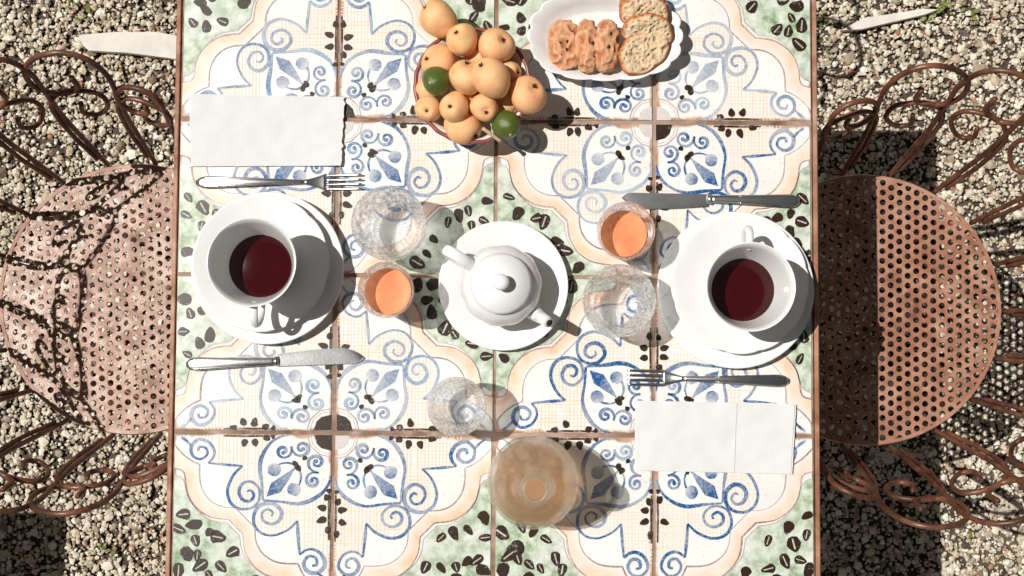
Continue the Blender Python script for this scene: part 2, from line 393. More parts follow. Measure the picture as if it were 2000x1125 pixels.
def make_decoration(name, ax, ay, parent, ink, seed, warm):
    rnd = random.Random(seed)
    verts = []; faces = []; cols = []; mats = []
    W_, H_ = PX - .004, PY - .004
    jx, jy = rnd.uniform(-.006, .006), rnd.uniform(-.006, .006)
    def xy(p):
        u = min(max(p[0] + jx * min(1, 6 * p[0], 6 * (1 - p[0])), .004), .996); v = min(max(p[1] + jy * min(1, 6 * p[1], 6 * (1 - p[1])), .004), .996)
        return (ax * (.5 - u) * W_, ay * (.5 - v) * H_)
    def emit(pts, tris, z, c, mi=0, fade=1.0):
        o = len(verts)
        for q, p in enumerate(pts):
            x, y = xy(p); verts.append((x, y, z)); cc = c[q] if isinstance(c, list) else c
            cols.append((*cc[:3], (cc[3] if len(cc) > 3 else 1) * fade * (1.5 if cc[0] < .06 and cc[2] < .03 else 1.18 if cc[2] > cc[0] else 1)))
        for t in tris: faces.append(tuple(i + o for i in t)); mats.append(mi)
    def poly(pts, z, c, mi=0, fade=1.0):
        t = tessellate_polygon([[Vector((p[0], p[1], 0)) for p in pts]])
        emit(pts, t, z, c, mi, fade)
    def inside(p): return -.01 < p[0] < 1.01 and -.01 < p[1] < 1.01
    def stroke(pts, w, c, z, fade=1.0, taper=.25, wob=.12):
        pts = [np.array(p) for p in pts if inside(p)]
        if len(pts) < 2: return
        L = len(pts); ph = rnd.uniform(0, 6); ps = []; cs = []
        for i, p in enumerate(pts):
            t = pts[min(i + 1, L - 1)] - pts[max(i - 1, 0)]; n = np.array([-t[1], t[0]]); n = n / (np.linalg.norm(n) + 1e-9)
            s = i / (L - 1); ww = w * .5 * (1 - taper * abs(2 * s - 1) ** 3) * (1 + wob * math.sin(s * 9 + ph))
            k = .86 + .14 * math.sin(s * 7 + ph * 2)
            ps += [tuple(p + n * ww), tuple(p - n * ww)]; cs += [(*c, k), (*c, k)]
        emit(ps, [(2 * i, 2 * i + 1, 2 * i + 3, 2 * i + 2) for i in range(L - 1)], z, cs, 0, fade)
    def both(fn):
        for m in (lambda p: p, flip_d): fn(m)
    def spiral(c, r0, r1, a0, turns, d, n=26):
        return [(c[0] + (r0 + (r1 - r0) * (k / n) ** .8) * math.cos(a0 + d * turns * 2 * math.pi * k / n), c[1] + (r0 + (r1 - r0) * (k / n) ** .8) * math.sin(a0 + d * turns * 2 * math.pi * k / n)) for k in range(n + 1)]
    def leaf(c, ang, l, w, fade=1.0, vein=False):
        pts = []
        for k in range(12):
            a = 2 * math.pi * k / 12; x = math.cos(a) * l * .5; y = math.sin(a) * w * .5 * (1 - .35 * math.cos(a)) * rnd.uniform(.85, 1.15)
            pts.append((c[0] + x * math.cos(ang) - y * math.sin(ang), c[1] + x * math.sin(ang) + y * math.cos(ang)))
        pts = [p for p in pts if inside(p)]
        if len(pts) < 3: return
        k = rnd.uniform(.9, 1.0); poly(pts, .00072, (*BROWN, k), 0, fade)
        if vein:
            stroke([(c[0] - l * .36 * math.cos(ang), c[1] - l * .36 * math.sin(ang)), (c[0] + l * .3 * math.cos(ang), c[1] + l * .3 * math.sin(ang))], w * .16, lin(150, 138, 118), .00080, .9)
    # ---- green corner ground
    outer2_h = [(1.0, .262), (.945, .288), (.918, .345), (.905, .40), (.865, .465), (.80, .530), (.735, .560), (.655, .572)]
    outer2 = crom(outer2_h, 4); full2 = outer2 + [flip_d(p) for p in reversed(outer2)]
    poly(full2 + [(1, 1)], .00015, (*PEACH, 1), 1)
    # ---- orange band
    outer_h = [(1.0, .222), (.935, .250), (.918, .345), (.895, .415), (.845, .480), (.775, .528), (.715, .545), (.642, .552)]
    outer = crom(outer_h, 4); full1 = outer + [flip_d(p) for p in reversed(outer)]
    inner_h = [(1.0, .07), (.94, .135), (.885, .175), (.832, .200), (.830, .290), (.812, .362), (.762, .430), (.690, .468), (.602, .477)]
    i1 = crom(inner_h[:4], 4); i2 = crom(inner_h[3:], 4); inner = i1 + i2[1:]; fulli = inner + [flip_d(p) for p in reversed(inner)]
    def resamp(pts, n):
        pts = np.array(pts); d = np.r_[0, np.cumsum(np.linalg.norm(np.diff(pts, axis=0), axis=1))]; s = np.linspace(0, d[-1], n)
        return np.column_stack([np.interp(s, d, pts[:, 0]), np.interp(s, d, pts[:, 1])])
    NB = 70; A = resamp(full1, NB); B = resamp(fulli, NB); ps = []; cs = []
    for k in range(NB):
        q = .75 + .25 * math.sin(k * .5 + seed) * math.sin(k * .23 + seed * 2)
        for s, al in ((.0, .30), (.12, .95 * q), (.45, .80 * q), (.72, .38), (1, .08)):
            ps.append(tuple(A[k] * (1 - s) + B[k] * s)); cs.append((*ORANGE, al))
    emit(ps, [(5 * k + j, 5 * k + j + 1, 5 * k + j + 6, 5 * k + j + 5) for k in range(NB - 1) for j in range(4)], .0003, cs, 0, warm)
    for pts, w, fd in ((full1, .0095, .95), (full2, .0065, .75), (fulli, .0085, .9)): stroke(pts, w, REDB, .00045, fd, .1, .35)
    # ---- hatched ground
    ros = crom([(.27, .0), (.33, .02), (.385, .06), (.43, .13), (.450, .21), (.437, .31), (.428, .425)], 5)
    arm = crom([(.56, .208), (.615, .265), (.652, .355), (.640, .43), (.595, .475), (.535, .485), (.475, .462), (.448, .41), (.455, .35), (.505, .308), (.560, .325), (.580, .375), (.555, .425), (.510, .432), (.485, .398), (.505, .365), (.530, .372)], 4)
    tip = crom([(.775, .190), (.745, .150), (.742, .105), (.775, .055), (.84, .035), (.888, .08), (.880, .14), (.83, .165), (.785, .135), (.795, .092), (.835, .085), (.845, .112)], 4)
    hatch = ros + [(p[0], p[1]) for p in reversed(arm[:24])] + [(.56, .208), (.775, .190), (.742, .105), (.775, .055), (.83, .0)]
    HP = np.array(hatch); E0, E1 = HP, np.roll(HP, -1, 0)
    def hlines(m, axis):
        lo, hi = HP[:, axis].min(), HP[:, axis].max(); t = math.ceil(lo / .0230) * .0230
        while t < hi:
            c = t + rnd.uniform(-.002, .002); a0, a1 = E0[:, axis], E1[:, axis]; hit = (a0 <= c) != (a1 <= c)
            o = 1 - axis; xs = np.sort((E0[:, o] + (c - a0) / np.where(a1 == a0, 1e-9, a1 - a0) * (E1[:, o] - E0[:, o]))[hit])
            for s0, s1 in zip(xs[::2], xs[1::2]):
                if s1 - s0 < .01 or rnd.random() < .06: continue
                w_ = rnd.uniform(.0055, .0085); fd = rnd.uniform(.45, .95)
                q = [(s0 + (s1 - s0) * e / 3, c + rnd.uniform(-.0015, .0015)) for e in range(4)]
                if axis == 0: q = [(y, x) for x, y in q]
                stroke([m(p) for p in q], w_, PEACH, .0003 if axis else .00038, fd * warm, .3, .3)
            t += .0230
    both(lambda m: (hlines(m, 0), hlines(m, 1)))
    # ---- blue scrolls
    bw = .0205
    def blue(pts, w=bw, f=1.0, t=.35): stroke(pts, w * rnd.uniform(.9, 1.15), BLUE if rnd.random() < ink else BLUE2, .00058, min(1, ink * f * rnd.uniform(.85, 1.1)), t, .2)
    def half(m):
        mm = lambda pts: [m(p) for p in pts]
        blue(mm(ros), bw * 1.1); blue(mm(arm), bw); blue(mm([(.56, .208), (.63, .204), (.70, .198), (.775, .190)]), bw * .9)
        blue(mm(tip), bw); blue(mm(crom([(.888, .08), (.92, .045), (.955, .02)], 4)), bw * .8)
        J = (.250, .078)
        s1 = spiral((.302, .112), .058, .010, math.atan2(J[1] - .112, J[0] - .302), 1.35, -1)
        s2 = spiral((.185, .092), .066, .010, math.atan2(J[1] - .092, J[0] - .185), 1.45, 1)
        blue(mm(s1), bw * .9); blue(mm(s2), bw * .95)
        for c in (s1[-1], s2[-1]): poly([m((c[0] + .014 * math.cos(k), c[1] + .014 * math.sin(k))) for k in np.linspace(0, 5.6, 8)], .0006, (*BLUE, .9), 0, ink)
        # bud on a curved stalk
        blue(mm(crom([(.225, .205), (.27, .188), (.32, .195), (.35, .215)], 4)), bw * .6)
        poly([m((.358 + .042 * math.cos(k) * rnd.uniform(.9, 1.1), .232 + .042 * math.sin(k))) for k in np.linspace(0, 6.0, 14)], .0006, [(*BLUE, .65 + .35 * math.sin(k * .5)) for k in range(14)], 0, ink)
        # leaf sprig along the joint
        for (u, v, a, l) in ((.547, .058, 1.2, .062), (.478, .056, 1.75, .062), (.625, .018, .2, .05), (.415, .026, 2.6, .05), (.36, .012, 0, .03)):
            if rnd.random() < .9: leaf(m((u + rnd.uniform(-.01, .01), v)), a if m is not flip_d else math.pi / 2 - a, l * rnd.uniform(.85, 1.15), .042)
        stroke(mm([(.38, .012), (.47, .013), (.56, .014), (.68, .011)]), .013, BROWN, .00072, .9)
    both(half)
    # diamond petal on the diagonal
    dm = [(.225, .218), (.300, .268), (.378, .318), (.404, .404), (.318, .378), (.268, .300)]
    poly(dm, .0006, [(*BLUE, a) for a in (.6, .8, .95, 1, .9, .7)], 0, ink)
    blue([(.215, .208), (.26, .255), (.31, .31)], bw * .7)
    for c, l in (((.222, .20), .06), ((.205, .222), .05)): leaf(c, rnd.uniform(0, 3), l, .034)
    leaf((.165, .158), .8, .034, .03)
    # medallion centre at the joint corner
    n8 = [(.118, .0), (.10, .068), (.068, .10), (.0, .118), (0, 0)]
    if rnd.random() < .45: poly([(p[0] * .92, p[1] * .92) for p in n8], .0006, (*BROWN, .95), 0, 1)
    else: poly([(p[0] * .8, p[1] * .8) for p in n8], .0005, (*REDB, .5), 0, .7)
    stroke([(.15, .0), (.132, .075), (.075, .132), (.0, .15)], .008, REDB, .00045, .8)
    stroke([(.134, .0), (.115, .07), (.07, .115), (.0, .134)], .006, REDB, .00045, .5)
    # brown leaves on the green
    for (u, v, a) in ((.94, .50, .9), (.855, .585, 1.2), (.945, .63, 1.5), (.915, .775, 1.0), (.80, .838, 2.2), (.955, .87, .6), (.86, .70, .4), (.77, .62, 1.8), (.70, .66, 1.0)):
        for m in (lambda p: p, flip_d):
            if (u, v) == (.70, .66) and m is flip_d: continue
            if rnd.random() < .88:
                l = rnd.uniform(.07, .115)
                leaf(m((u + rnd.uniform(-.02, .02), v + rnd.uniform(-.02, .02))), rnd.uniform(0, 3.1), l, l * rnd.uniform(.55, .8), 1, rnd.random() < .5)
    me = bpy.data.meshes.new(name)
    me.from_pydata(verts, [], faces); me.update()
    a = me.color_attributes.new('ink', 'FLOAT_COLOR', 'POINT'); a.data.foreach_set('color', np.array(cols, np.float32).reshape(-1))
    me.materials.append(M['paint']); me.materials.append(M['green']); me.polygons.foreach_set('material_index', mats)
    bm = bmesh.new(); bm.from_mesh(me)
    bad = [f for f in bm.faces if f.normal.z < 0]; bmesh.ops.reverse_faces(bm, faces=bad); bm.to_mesh(me); bm.free()
    o = link(name, me, parent); return o

TILE_TH = .010
def make_table():
    root = thing('tiled_table', 'square table topped with blue, orange and green hand-painted tiles, laid for breakfast', 'table',
                 (TABLE_C[0], TABLE_C[1], 0), -.006)
    hx, hy = PX * 2, PY * 2
    mb = MB(); box(mb, -hx + .001, hx - .001, -hy + .001, hy - .001, T - .03, T - .0016); mb.build('grout_bed', 'grout', root, False)
    e = .0062
    for (x0, x1, y0, y1) in ((-hx - e, -hx - .0005, -hy - e, hy + e), (hx + .0005, hx + e, -hy - e, hy + e), (-hx - .0003, hx + .0003, -hy - e, -hy - .0005), (-hx - .0003, hx + .0003, hy + .0005, hy + e)):
        mb = MB(); box(mb, x0, x1, y0, y1, T - .034, T + .0008, .001); mb.build('edge_strip', 'edge', root, False)
    for sx in (-1, 1):
        for sy in (-1, 1):
            mb = MB(); x, y = sx * (hx - .05), sy * (hy - .05); box(mb, x - .016, x + .016, y - .016, y + .016, 0, T - .0305); mb.build('leg', 'rust', root, False)
    tm = None
    inks = [[.78, .82, .98, .60], [.98, .92, .68, .96], [.70, .72, 1.0, .9], [1.0, .92, .85, 1.0]]
    for r in range(4):
        for c in range(4):
            x = (c - 1.5) * PX; y = (1.5 - r) * PY; g = .0021
            if tm is None:
                mb = MB(); box(mb, -PX / 2 + g, PX / 2 - g, -PY / 2 + g, PY / 2 - g, -TILE_TH, 0, .0012); tile = mb.build('tile', 'tile', root, False); tm = tile.data
            else: tile = link('tile', tm, root)
            dz = random.uniform(-.0005, .0005)
            tile.location = (x + random.uniform(-.0008, .0008), y + random.uniform(-.0008, .0008), T + dz); tile.rotation_euler = (random.uniform(-.002, .002), random.uniform(-.002, .002), random.uniform(-.004, .004))
            make_decoration('painted_decoration', 1 if c % 2 == 0 else -1, -1 if r % 2 == 0 else 1, tile, inks[r][c], r * 7 + c * 3 + 1, random.uniform(.75, 1.0))
    return root
table = make_table()
shadow_table = copy_tree(table)  # out-of-view table, added to cast a corner shadow on the gravel
gp = P(122, 1004, 0.0); k = T
shadow_table.location = (gp.x - .5 * k - PX * 2, gp.y + .12 * k - PY * 2, 0); shadow_table.rotation_euler = (0, 0, -.02)
tag(shadow_table, 'unseen bare tiled table, added so that its corner shades the gravel', 'table')

# ------------------------------------------------------------------ chairs
SEAT_Z, SEAT_R = .45, .198
def perforated_seat():
    mb = MB(); p = .0144; rh = .0047; th = .0015; NS = 12
    hexv = [(p / math.sqrt(3) * math.cos(math.radians(60 * k)), p / math.sqrt(3) * math.sin(math.radians(60 * k))) for k in range(6)]
    ring_o = []
    for k in range(6):
        a, b = hexv[k], hexv[(k + 1) % 6]; ring_o += [a, ((a[0] + b[0]) / 2, (a[1] + b[1]) / 2)]
    ring_i = [(rh * math.cos(2 * math.pi * k / NS), rh * math.sin(2 * math.pi * k / NS)) for k in range(NS)]
    cs = .866025 * p; nc = int(SEAT_R / cs) + 1
    for i in range(-nc, nc + 1):
        for j in range(-18, 19):
            cx, cy = i * cs, (j + .5 * (i % 2)) * p
            if math.hypot(cx, cy) > SEAT_R + .001: continue
            z = SEAT_Z - .004 * (1 - (cx * cx + cy * cy) / SEAT_R ** 2)
            v = [(cx + a, cy + b, z) for a, b in ring_o] + [(cx + a, cy + b, z) for a, b in ring_i] + [(cx + a, cy + b, z - th) for a, b in ring_i] + [(cx + a, cy + b, z - th) for a, b in ring_o]
            f = []
            for k in range(NS):
                k2 = (k + 1) % NS
                f += [(k, k2, NS + k2, NS + k), (NS + k, NS + k2, 2 * NS + k2, 2 * NS + k), (2 * NS + k, 2 * NS + k2, 3 * NS + k2, 3 * NS + k)]
            rc = SEAT_R - .0022; v = [(x * min(1, rc / max(1e-6, math.hypot(x, y))), y * min(1, rc / max(1e-6, math.hypot(x, y))), zz) for x, y, zz in v]
            mb.add(v, f)
    return mb
A_T = [(0, 0), (.05, 0), (.10, 0), (.19, 0), (.281, -1.2), (.339, -1.6), (.385, 1.5), (.400, 8), (.384, 15.5), (.349, 20), (.301, 20.3), (.272, 15.3), (.287, 9.5), (.323, 9.2)]
B_T = [(.03, 0.9), (.07, 1.0), (.129, 1.3), (.221, 0), (.259, -3.8), (.271, -9.2), (.261, -16.6), (.223, -17.4), (.188, -12.2), (.198, -8), (.230, -9.6)]
def on_back(h, phi):
    r = SEAT_R + .004 + .2 * h; a = math.radians(phi)
    return (r * math.sin(a), r * math.cos(a), SEAT_Z + h)
def make_chair():
    """back of the chair points to +x; phi is measured clockwise from +y"""
    root = thing('iron_chair', '', 'chair')
    seat = perforated_seat().build('seat', 'seat', root, False)
    mb = MB(); n = 72; v = []; f = []
    for k in range(n):
        a = 2 * math.pi * k / n
        for r, z in ((SEAT_R - .0048, SEAT_Z + .0006), (SEAT_R, SEAT_Z + .001), (SEAT_R + .0015, SEAT_Z - .003), (SEAT_R, SEAT_Z - .011), (SEAT_R - .0022, SEAT_Z - .011), (SEAT_R - .003, SEAT_Z - .002), (SEAT_R - .0048, SEAT_Z - .0026)):
            v.append((r * math.cos(a), r * math.sin(a), z))
    for k in range(n):
        k2 = (k + 1) % n
        for j in range(7): f.append((k * 7 + j, k2 * 7 + j, k2 * 7 + (j + 1) % 7, k * 7 + (j + 1) % 7))
    mb.add(v, [t[::-1] for t in f]); mb.build('rim', 'seat', root, True, None, 40)
    for i in range(13):
        phi0 = -30 + 20 * i; ka = 1.0 if 0 < i < 12 else .72; phi0 += (4.5 if i == 0 else -4.5 if i == 12 else 0); d = 1 if phi0 < 90 else -1
        hs_ = 1.0 - .10 * (abs(phi0 - 90) / 120) ** 4 - (.16 if i in (0, 12) else 0)
        for side in ((d,) if phi0 != 90 else (1, -1)):
            rj = random.uniform(-.6, .6)
            pa = crom([on_back(h * hs_, phi0 + (max(a, 0 if ka < 1 else -9) * ka + rj * h * 3) * side) for h, a in A_T], 5)
            mb = MB(); tube(mb, pa, [.0037] * (len(pa) - 1) + [.0032], 8)
            if (phi0 != 90 or side == 1) and i not in (0, 12):
                pb = crom([on_back(h * hs_, phi0 + (a * ka * (.55 if ka < 1 else 1) + 1.0) * side) for h, a in B_T], 5); tube(mb, pb, [.0035] * (len(pb) - 1) + [.0029], 8)
            mb.build('scroll_bar', 'rust', root)
    for k in range(4):
        a = math.radians(45 + 90 * k); c, s = math.cos(a), math.sin(a)
        pts = crom([(SEAT_R * .93 * c, SEAT_R * .93 * s, SEAT_Z - .006), (.19 * c, .19 * s, .33), (.165 * c, .165 * s, .2), (.20 * c, .20 * s, .07), (.235 * c, .235 * s, .0065)], 5)
        mb = MB(); tube(mb, pts, .0065, 8); mb.build('leg', 'rust', root)
    mb = MB(); pts = [(.158 * math.cos(t), .158 * math.sin(t), .2) for t in np.linspace(0, 2 * math.pi, 49)]; tube(mb, pts, .005, 8, 1, False); mb.build('stretcher_ring', 'rust', root)
    return root
chair = make_chair()
GRP = 'scroll-backed iron chairs round the table'
c0 = P(1691, 604, SEAT_Z); chair.location = (c0.x, c0.y, 0); chair.rotation_euler = (0, 0, math.radians(-1))
tag(chair, 'rusty scroll-backed iron chair, its perforated seat half under the table edge\'s shadow', 'chair', GRP)
c1 = P(262, 583, SEAT_Z); ch2 = copy_tree(chair); ch2.location = (c1.x, c1.y, 0); ch2.rotation_euler = (0, 0, math.radians(180 + 2))
tag(ch2, 'rusty scroll-backed iron chair whose sunlit perforated seat carries shadows of its own scrolls', 'chair', GRP)
ch3 = copy_tree(chair); ch3.location = (-.062, TABLE_C[1] + PY * 2 + .155, 0); ch3.rotation_euler = (0, 0, math.radians(92))
tag(ch3, 'scroll-backed iron chair at the table end by the bread platter, casting scroll shadows on gravel', 'chair', GRP)

# ------------------------------------------------------------------ crockery
def xyz(px, py, z, zbase):
    p = P(px, py, z); return (p.x, p.y, zbase)
def make_plate(label, px, py, zrim, r_px, zb, name='plate', cat='plate', lobes=0, amp=.0, well=.62, depth=.018, parent=None, group=None):
    R = r_px * (CAM_H - zrim) / F_PX; h = depth; th = .0028
    prof = [(0, .0012), (R * .50, .0012), (R * .52, .0), (R * .56, .0), (R * .58, .0025), (R * (well + .04), .004), (R * .85, h * .62), (R * .975, h - .0012), (R, h - .0004), (R * .996, h + .0006), (R * .97, h + .0002), (R * .86, h * .62 + th), (R * (well + .02), .006), (R * well, .0047), (R * .3, .0042), (0, .0042)]
    mod = None
    if lobes:
        mod = lambda a, i, r, z: (r * (1 + amp * max(0, (r / R - .6) / .4) * abs(math.cos(lobes * a / 2)) ** .6 * 1.0 - amp * max(0, (r / R - .6) / .4)), z)
    mb = MB(); lathe(mb, prof, 144, mod); o = mb.build(name, 'porc', None, True, xyz(px, py, zrim, zb)); tag(o, label, cat, group); return o
def make_cup(px, py, ang, zb, label):
    """px,py: centre of the rim in the photo"""
    h = .103; zr = zb + h; c = xyz(px, py, zr, zb); root = thing('tea_cup', label, 'cup', c, 0, 'large tea cups')
    prof = [(0, .003), (.026, .003), (.027, .0), (.0305, .0), (.0315, .004), (.0350, .016), (.0395, .036), (.0440, .06), (.0495, .088), (.0530, .1022), (.0525, .1032), (.0512, .1022), (.0475, .088), (.0420, .062), (.0375, .038), (.0325, .018), (.026, .0085), (0, .007)]
    mb = MB(); lathe(mb, prof, 96); mb.build('body', 'porc', root)
    hp = crom([(.0468, 0, .078), (.055, 0, .084), (.067, 0, .081), (.073, 0, .068), (.068, 0, .048), (.056, 0, .034), (.0378, 0, .031)], 6)
    mb = MB(); tube(mb, hp, [(.0048, .0032)] * len(hp), 12); hd = mb.build('handle', 'porc', root); hd.rotation_euler = (0, 0, ang)
    mb = MB(); rl = .0382; zl = .0430
    lathe(mb, [(0, .009), (.024, .0092), (.0318, .0195), (.0364, .036), (rl, zl - .0004), (rl - .0012, zl), (0, zl)], 64); mb.build('tea', 'coffee', root, True, None, 40)
    return root
G1, G2 = 'breakfast plates', 'saucers under the cups'
make_plate('white breakfast plate lying between a fork and the bright-bladed knife', 522, 523, T + .02, 150, T + .0008, group=G1)
make_plate('white breakfast plate at the table edge with tumbler shadows falling across it', 1437, 566, T + .02, 154, T + .0008, group=G1)
make_plate('white saucer under the cup whose handle points towards the bright-bladed knife', 509, 514, T + .031, 135, T + .0085, 'saucer', 'saucer', 12, .02, .5, .022, None, G2)
make_plate('white saucer under the cup whose handle points to the dark-bladed knife', 1446, 556, T + .031, 136, T + .0085, 'saucer', 'saucer', 12, .02, .5, .022, None, G2)
make_cup(491, 512, math.radians(-90), T + .0138, 'white cup of dark red tea, handle towards the bright-bladed knife')
make_cup(1467, 560, math.radians(88), T + .0138, 'white cup of dark red tea, handle pointing at the dark-bladed knife')

def make_teapot():
    make_plate('white plate carrying the teapot on the green tile corner', 983, 558, T + .016, 127, T + .0008, 'teapot_plate', 'plate', 0, 0, .6, .016)
    zb = T + .0052; c = xyz(979, 556, T + .065, zb); root = thing('teapot', 'small white fluted teapot with domed lid and round knob', 'teapot', c); root.scale = (.95, .95, .95)
    def mod(a, i, r, z):
        k = math.sin(math.pi * min(1, max(0, (z - .006) / .062))) ** .7 if .006 < z < .068 else 0
        return (r * (1 + .035 * k * (abs(math.sin(5 * a + z * 22)) - .6)), z)
    prof = [(0, .002), (.028, .002), (.029, 0), (.033, 0), (.034, .004), (.043, .014), (.0505, .032), (.0525, .046), (.050, .060), (.043, .072), (.036, .078), (.0345, .080), (.033, .079), (.034, .076), (.041, .070), (.047, .059), (.049, .046), (.047, .033), (.04, .016), (.03, .008), (0, .007)]
    mb = MB(); lathe(mb, prof, 160, mod); mb.build('body', 'porc', root)
    mb = MB(); lathe(mb, [(0, .0785), (.0335, .0785), (.0385, .0805), (.0388, .0818), (.036, .0850), (.028, .0915), (.018, .0962), (.0085, .0985), (0, .099)], 72); lid = mb.build('lid', 'porc', root)
    mb = MB(); lathe(mb, [(0, .097), (.0065, .0975), (.0055, .101), (.0060, .104), (.0095, .108), (.0105, .1125), (.0085, .1165), (.004, .1185), (0, .1188)], 32); mb.build('knob', 'porc', lid)
    a = math.atan2(-(628 - 556), 1068 - 979)
    sp = crom([(.044, 0, .030), (.056, 0, .036), (.064, 0, .050), (.069, 0, .064), (.078, 0, .076)], 6); L = len(sp)
    mb = MB(); tube(mb, sp, [.0125 - .0060 * (k / (L - 1)) ** .7 for k in range(L)], 16, 1, False)
    inn = [p for p in sp[L // 2:]]; n2 = len(inn)
    tube(mb, inn[::-1], [.0055 - .001 * k / n2 for k in range(n2)], 12, 1, True)
    v0 = sp[-1]; spo = mb.build('spout', 'porc', root); spo.rotation_euler = (0, 0, a)
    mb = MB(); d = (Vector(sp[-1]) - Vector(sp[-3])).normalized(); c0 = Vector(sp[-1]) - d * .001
    tube(mb, [c0 - d * .002, c0 + d * .0017], .0044, 14); hole = mb.build('spout_hole_shade', 'calyx', spo)  # solid dark plug, painted shade for the inside of the spout
    hp = crom([(-.044, 0, .070), (-.056, 0, .080), (-.072, 0, .082), (-.083, 0, .070), (-.083, 0, .052), (-.072, 0, .036), (-.048, 0, .028)], 6)
    mb = MB(); tube(mb, hp, [(.0075, .0038)] * len(hp), 12); h = mb.build('handle', 'porc', root); h.rotation_euler = (0, 0, a + .12)
make_teapot()

def make_tumbler(name, label, px, py, r_px, h, cat, group, facets=18, mat='cut', juice=None):
    zr = T + h; R = r_px * (CAM_H - zr) / F_PX; rb = R * .66; c = xyz(px, py, zr, T + .0012); root = thing(name, label, cat, c, random.uniform(0, 1), group)
    th = .0022; zf = .014
    prof = [(0, .002), (rb * .55, .0018), (rb * .8, .0), (rb * .96, .001), (rb, .005)]
    for k in range(1, 9): s = k / 8; prof.append((rb + (R - rb) * s ** .8, .005 + (h * .80 - .005) * s))
    prof += [(R, h - .002), (R - .0008, h), (R - th * .8, h - .001)]
    for k in range(8, -1, -1): s = k / 8; prof.append((rb + (R - rb) * s ** .8 - th, zf + (h * .80 - zf) * s))
    prof += [(rb * .55, zf - .003), (rb * .28, zf - .001), (0, zf)]
    nfl = len(prof)
    def mod(a, i, r, z):
        if 4 < i <= 13 and facets:
            k = math.sin(math.pi * min(1, z / (h * .82))); q = abs(math.sin(facets / 2 * a + z * 60)) + abs(math.sin(facets / 2 * a - z * 60))
            return (r * (1 - .055 * k * (q - 1)), z)
        return (r, z)
    mb = MB(); lathe(mb, prof, facets * 4 if facets else 96, mod); mb.build('body', mat, root, True, None, 14 if facets else 35)
    if juice:
        s = (juice - zf) / (h * .80 - zf); rj = rb + (R - rb) * s ** .8 - th - .0005
        mb = MB(); pr = [(0, zf + .0012), (rb * .5, zf + .0008), (rb - th - .001, zf + .003)]
        for k in range(1, 7):
            q = k / 6; z = zf + .003 + (juice - zf - .003) * q; s = (z - zf) / (h * .80 - zf); pr.append((rb + (R - rb) * s ** .8 - th - .0006, z))
        pr += [(rj - .001, juice + .0001), (rj - .004, juice - .0004), (0, juice - .0004)]
        lathe(mb, pr, 64); mb.build('juice', 'juice', root, True, None, 40)
    return root
GW, GJ = 'water tumblers', 'glasses of juice'
make_tumbler('water_glass', 'wide cut-glass tumbler beside the fork tines and juice', 759, 435, 74, .088, 'glass', GW)
make_tumbler('water_glass', 'wide cut-glass tumbler between the teapot plate and a breakfast plate', 1210, 587, 72, .088, 'glass', GW)
make_tumbler('water_glass', 'small plain glass tumbler near the wine bottle', 892, 794, 58, .082, 'glass', GW, 24, 'cut')
make_tumbler('juice_glass', 'glass of orange juice clear of the knives, beside a wide tumbler and the teapot plate', 753, 566, 55, .092, 'glass', GJ, 16, 'cut_juice', .058)
make_tumbler('juice_glass', 'glass of orange juice touching the dark knife blade', 1223, 450, 57, .092, 'glass', GJ, 16, 'cut_juice', .052)

def make_bottle():
    zb = T + .0012; c = xyz(1042, 944, T + .10, zb); root = thing('wine_bottle', 'round-shouldered open glass bottle of copper-coloured wine', 'bottle', c)
    body = [(.040, 0), (.050, .003), (.0535, .012), (.055, .045), (.055, .085), (.0525, .105), (.046, .124), (.036, .140), (.026, .153), (.0185, .165), (.0150, .178), (.0142, .195)]
    out = crom(body, 3); prof = [(0, .006), (.025, .004), (.034, .0)] + [tuple(p) for p in out] + [(.0142, .197), (.0172, .198), (.0178, .203), (.0170, .208), (.0150, .2092), (.0128, .208), (.0118, .20)]
    inn = [(max(r - (.0040 if z < .15 else .0026), .0), z) for r, z in out if z > .012][::-1]
    prof += inn + [(.048, .0085), (.03, .0085), (0, .011)]
    mb = MB(); lathe(mb, prof, 96); mb.build('body', 'glass_bottle', root)
    zl = .150; wp = [(r - .0050, z) for r, z in out if .016 < z < zl]; rl = wp[-1][0]
    mb = MB(); lathe(mb, [(0, .0125), (.03, .0105), (.046, .0115)] + wp + [(rl - .001, zl), (0, zl)], 80); mb.build('wine', 'wine', root, True, None, 50)
make_bottle()

# ------------------------------------------------------------------ cutlery
def along(a, b):
    pa, pb = P(*a, T), P(*b, T); d = pb - pa; return pa, d.length, math.atan2(d.y, d.x)
def handle_pts(L0, L1, n, z0, arch):
    return [(L0 + (L1 - L0) * k / (n - 1), 0, z0 + arch * math.sin(math.pi * k / (n - 1))) for k in range(n)]
def place(root, a, b):
    pa, L, ang = along(a, b); root.location = (pa.x, pa.y, T + .0012); root.rotation_euler = (0, 0, ang); return L
def make_handle(root, L0, L1, wend, wneck, z=.0018, arch=.006):
    mb = MB(); n = 24; pts = handle_pts(L0, L1, n, z, arch); rr = []
    for k in range(n):
        s = k / (n - 1); w = wneck + (wend - wneck) * (1 - s) ** 1.4
        if k == 0: w *= .35
        elif k == 1: w *= .78
        elif k == 2: w *= .94
        rr.append((w * .5, .0013 + .0006 * s))
    tube(mb, pts, rr, 12); h = mb.build('handle', 'steel', root)
    mb = MB()   # raised thread border along the handle
    for sg in (-1, 1): tube(mb, [(p[0], sg * r[0] * .72, p[2] + r[1] * .75) for p, r in list(zip(pts, rr))[1:17]], .0006, 6)
    mb.build('thread_border', 'steel', h)
    return pts[-1]
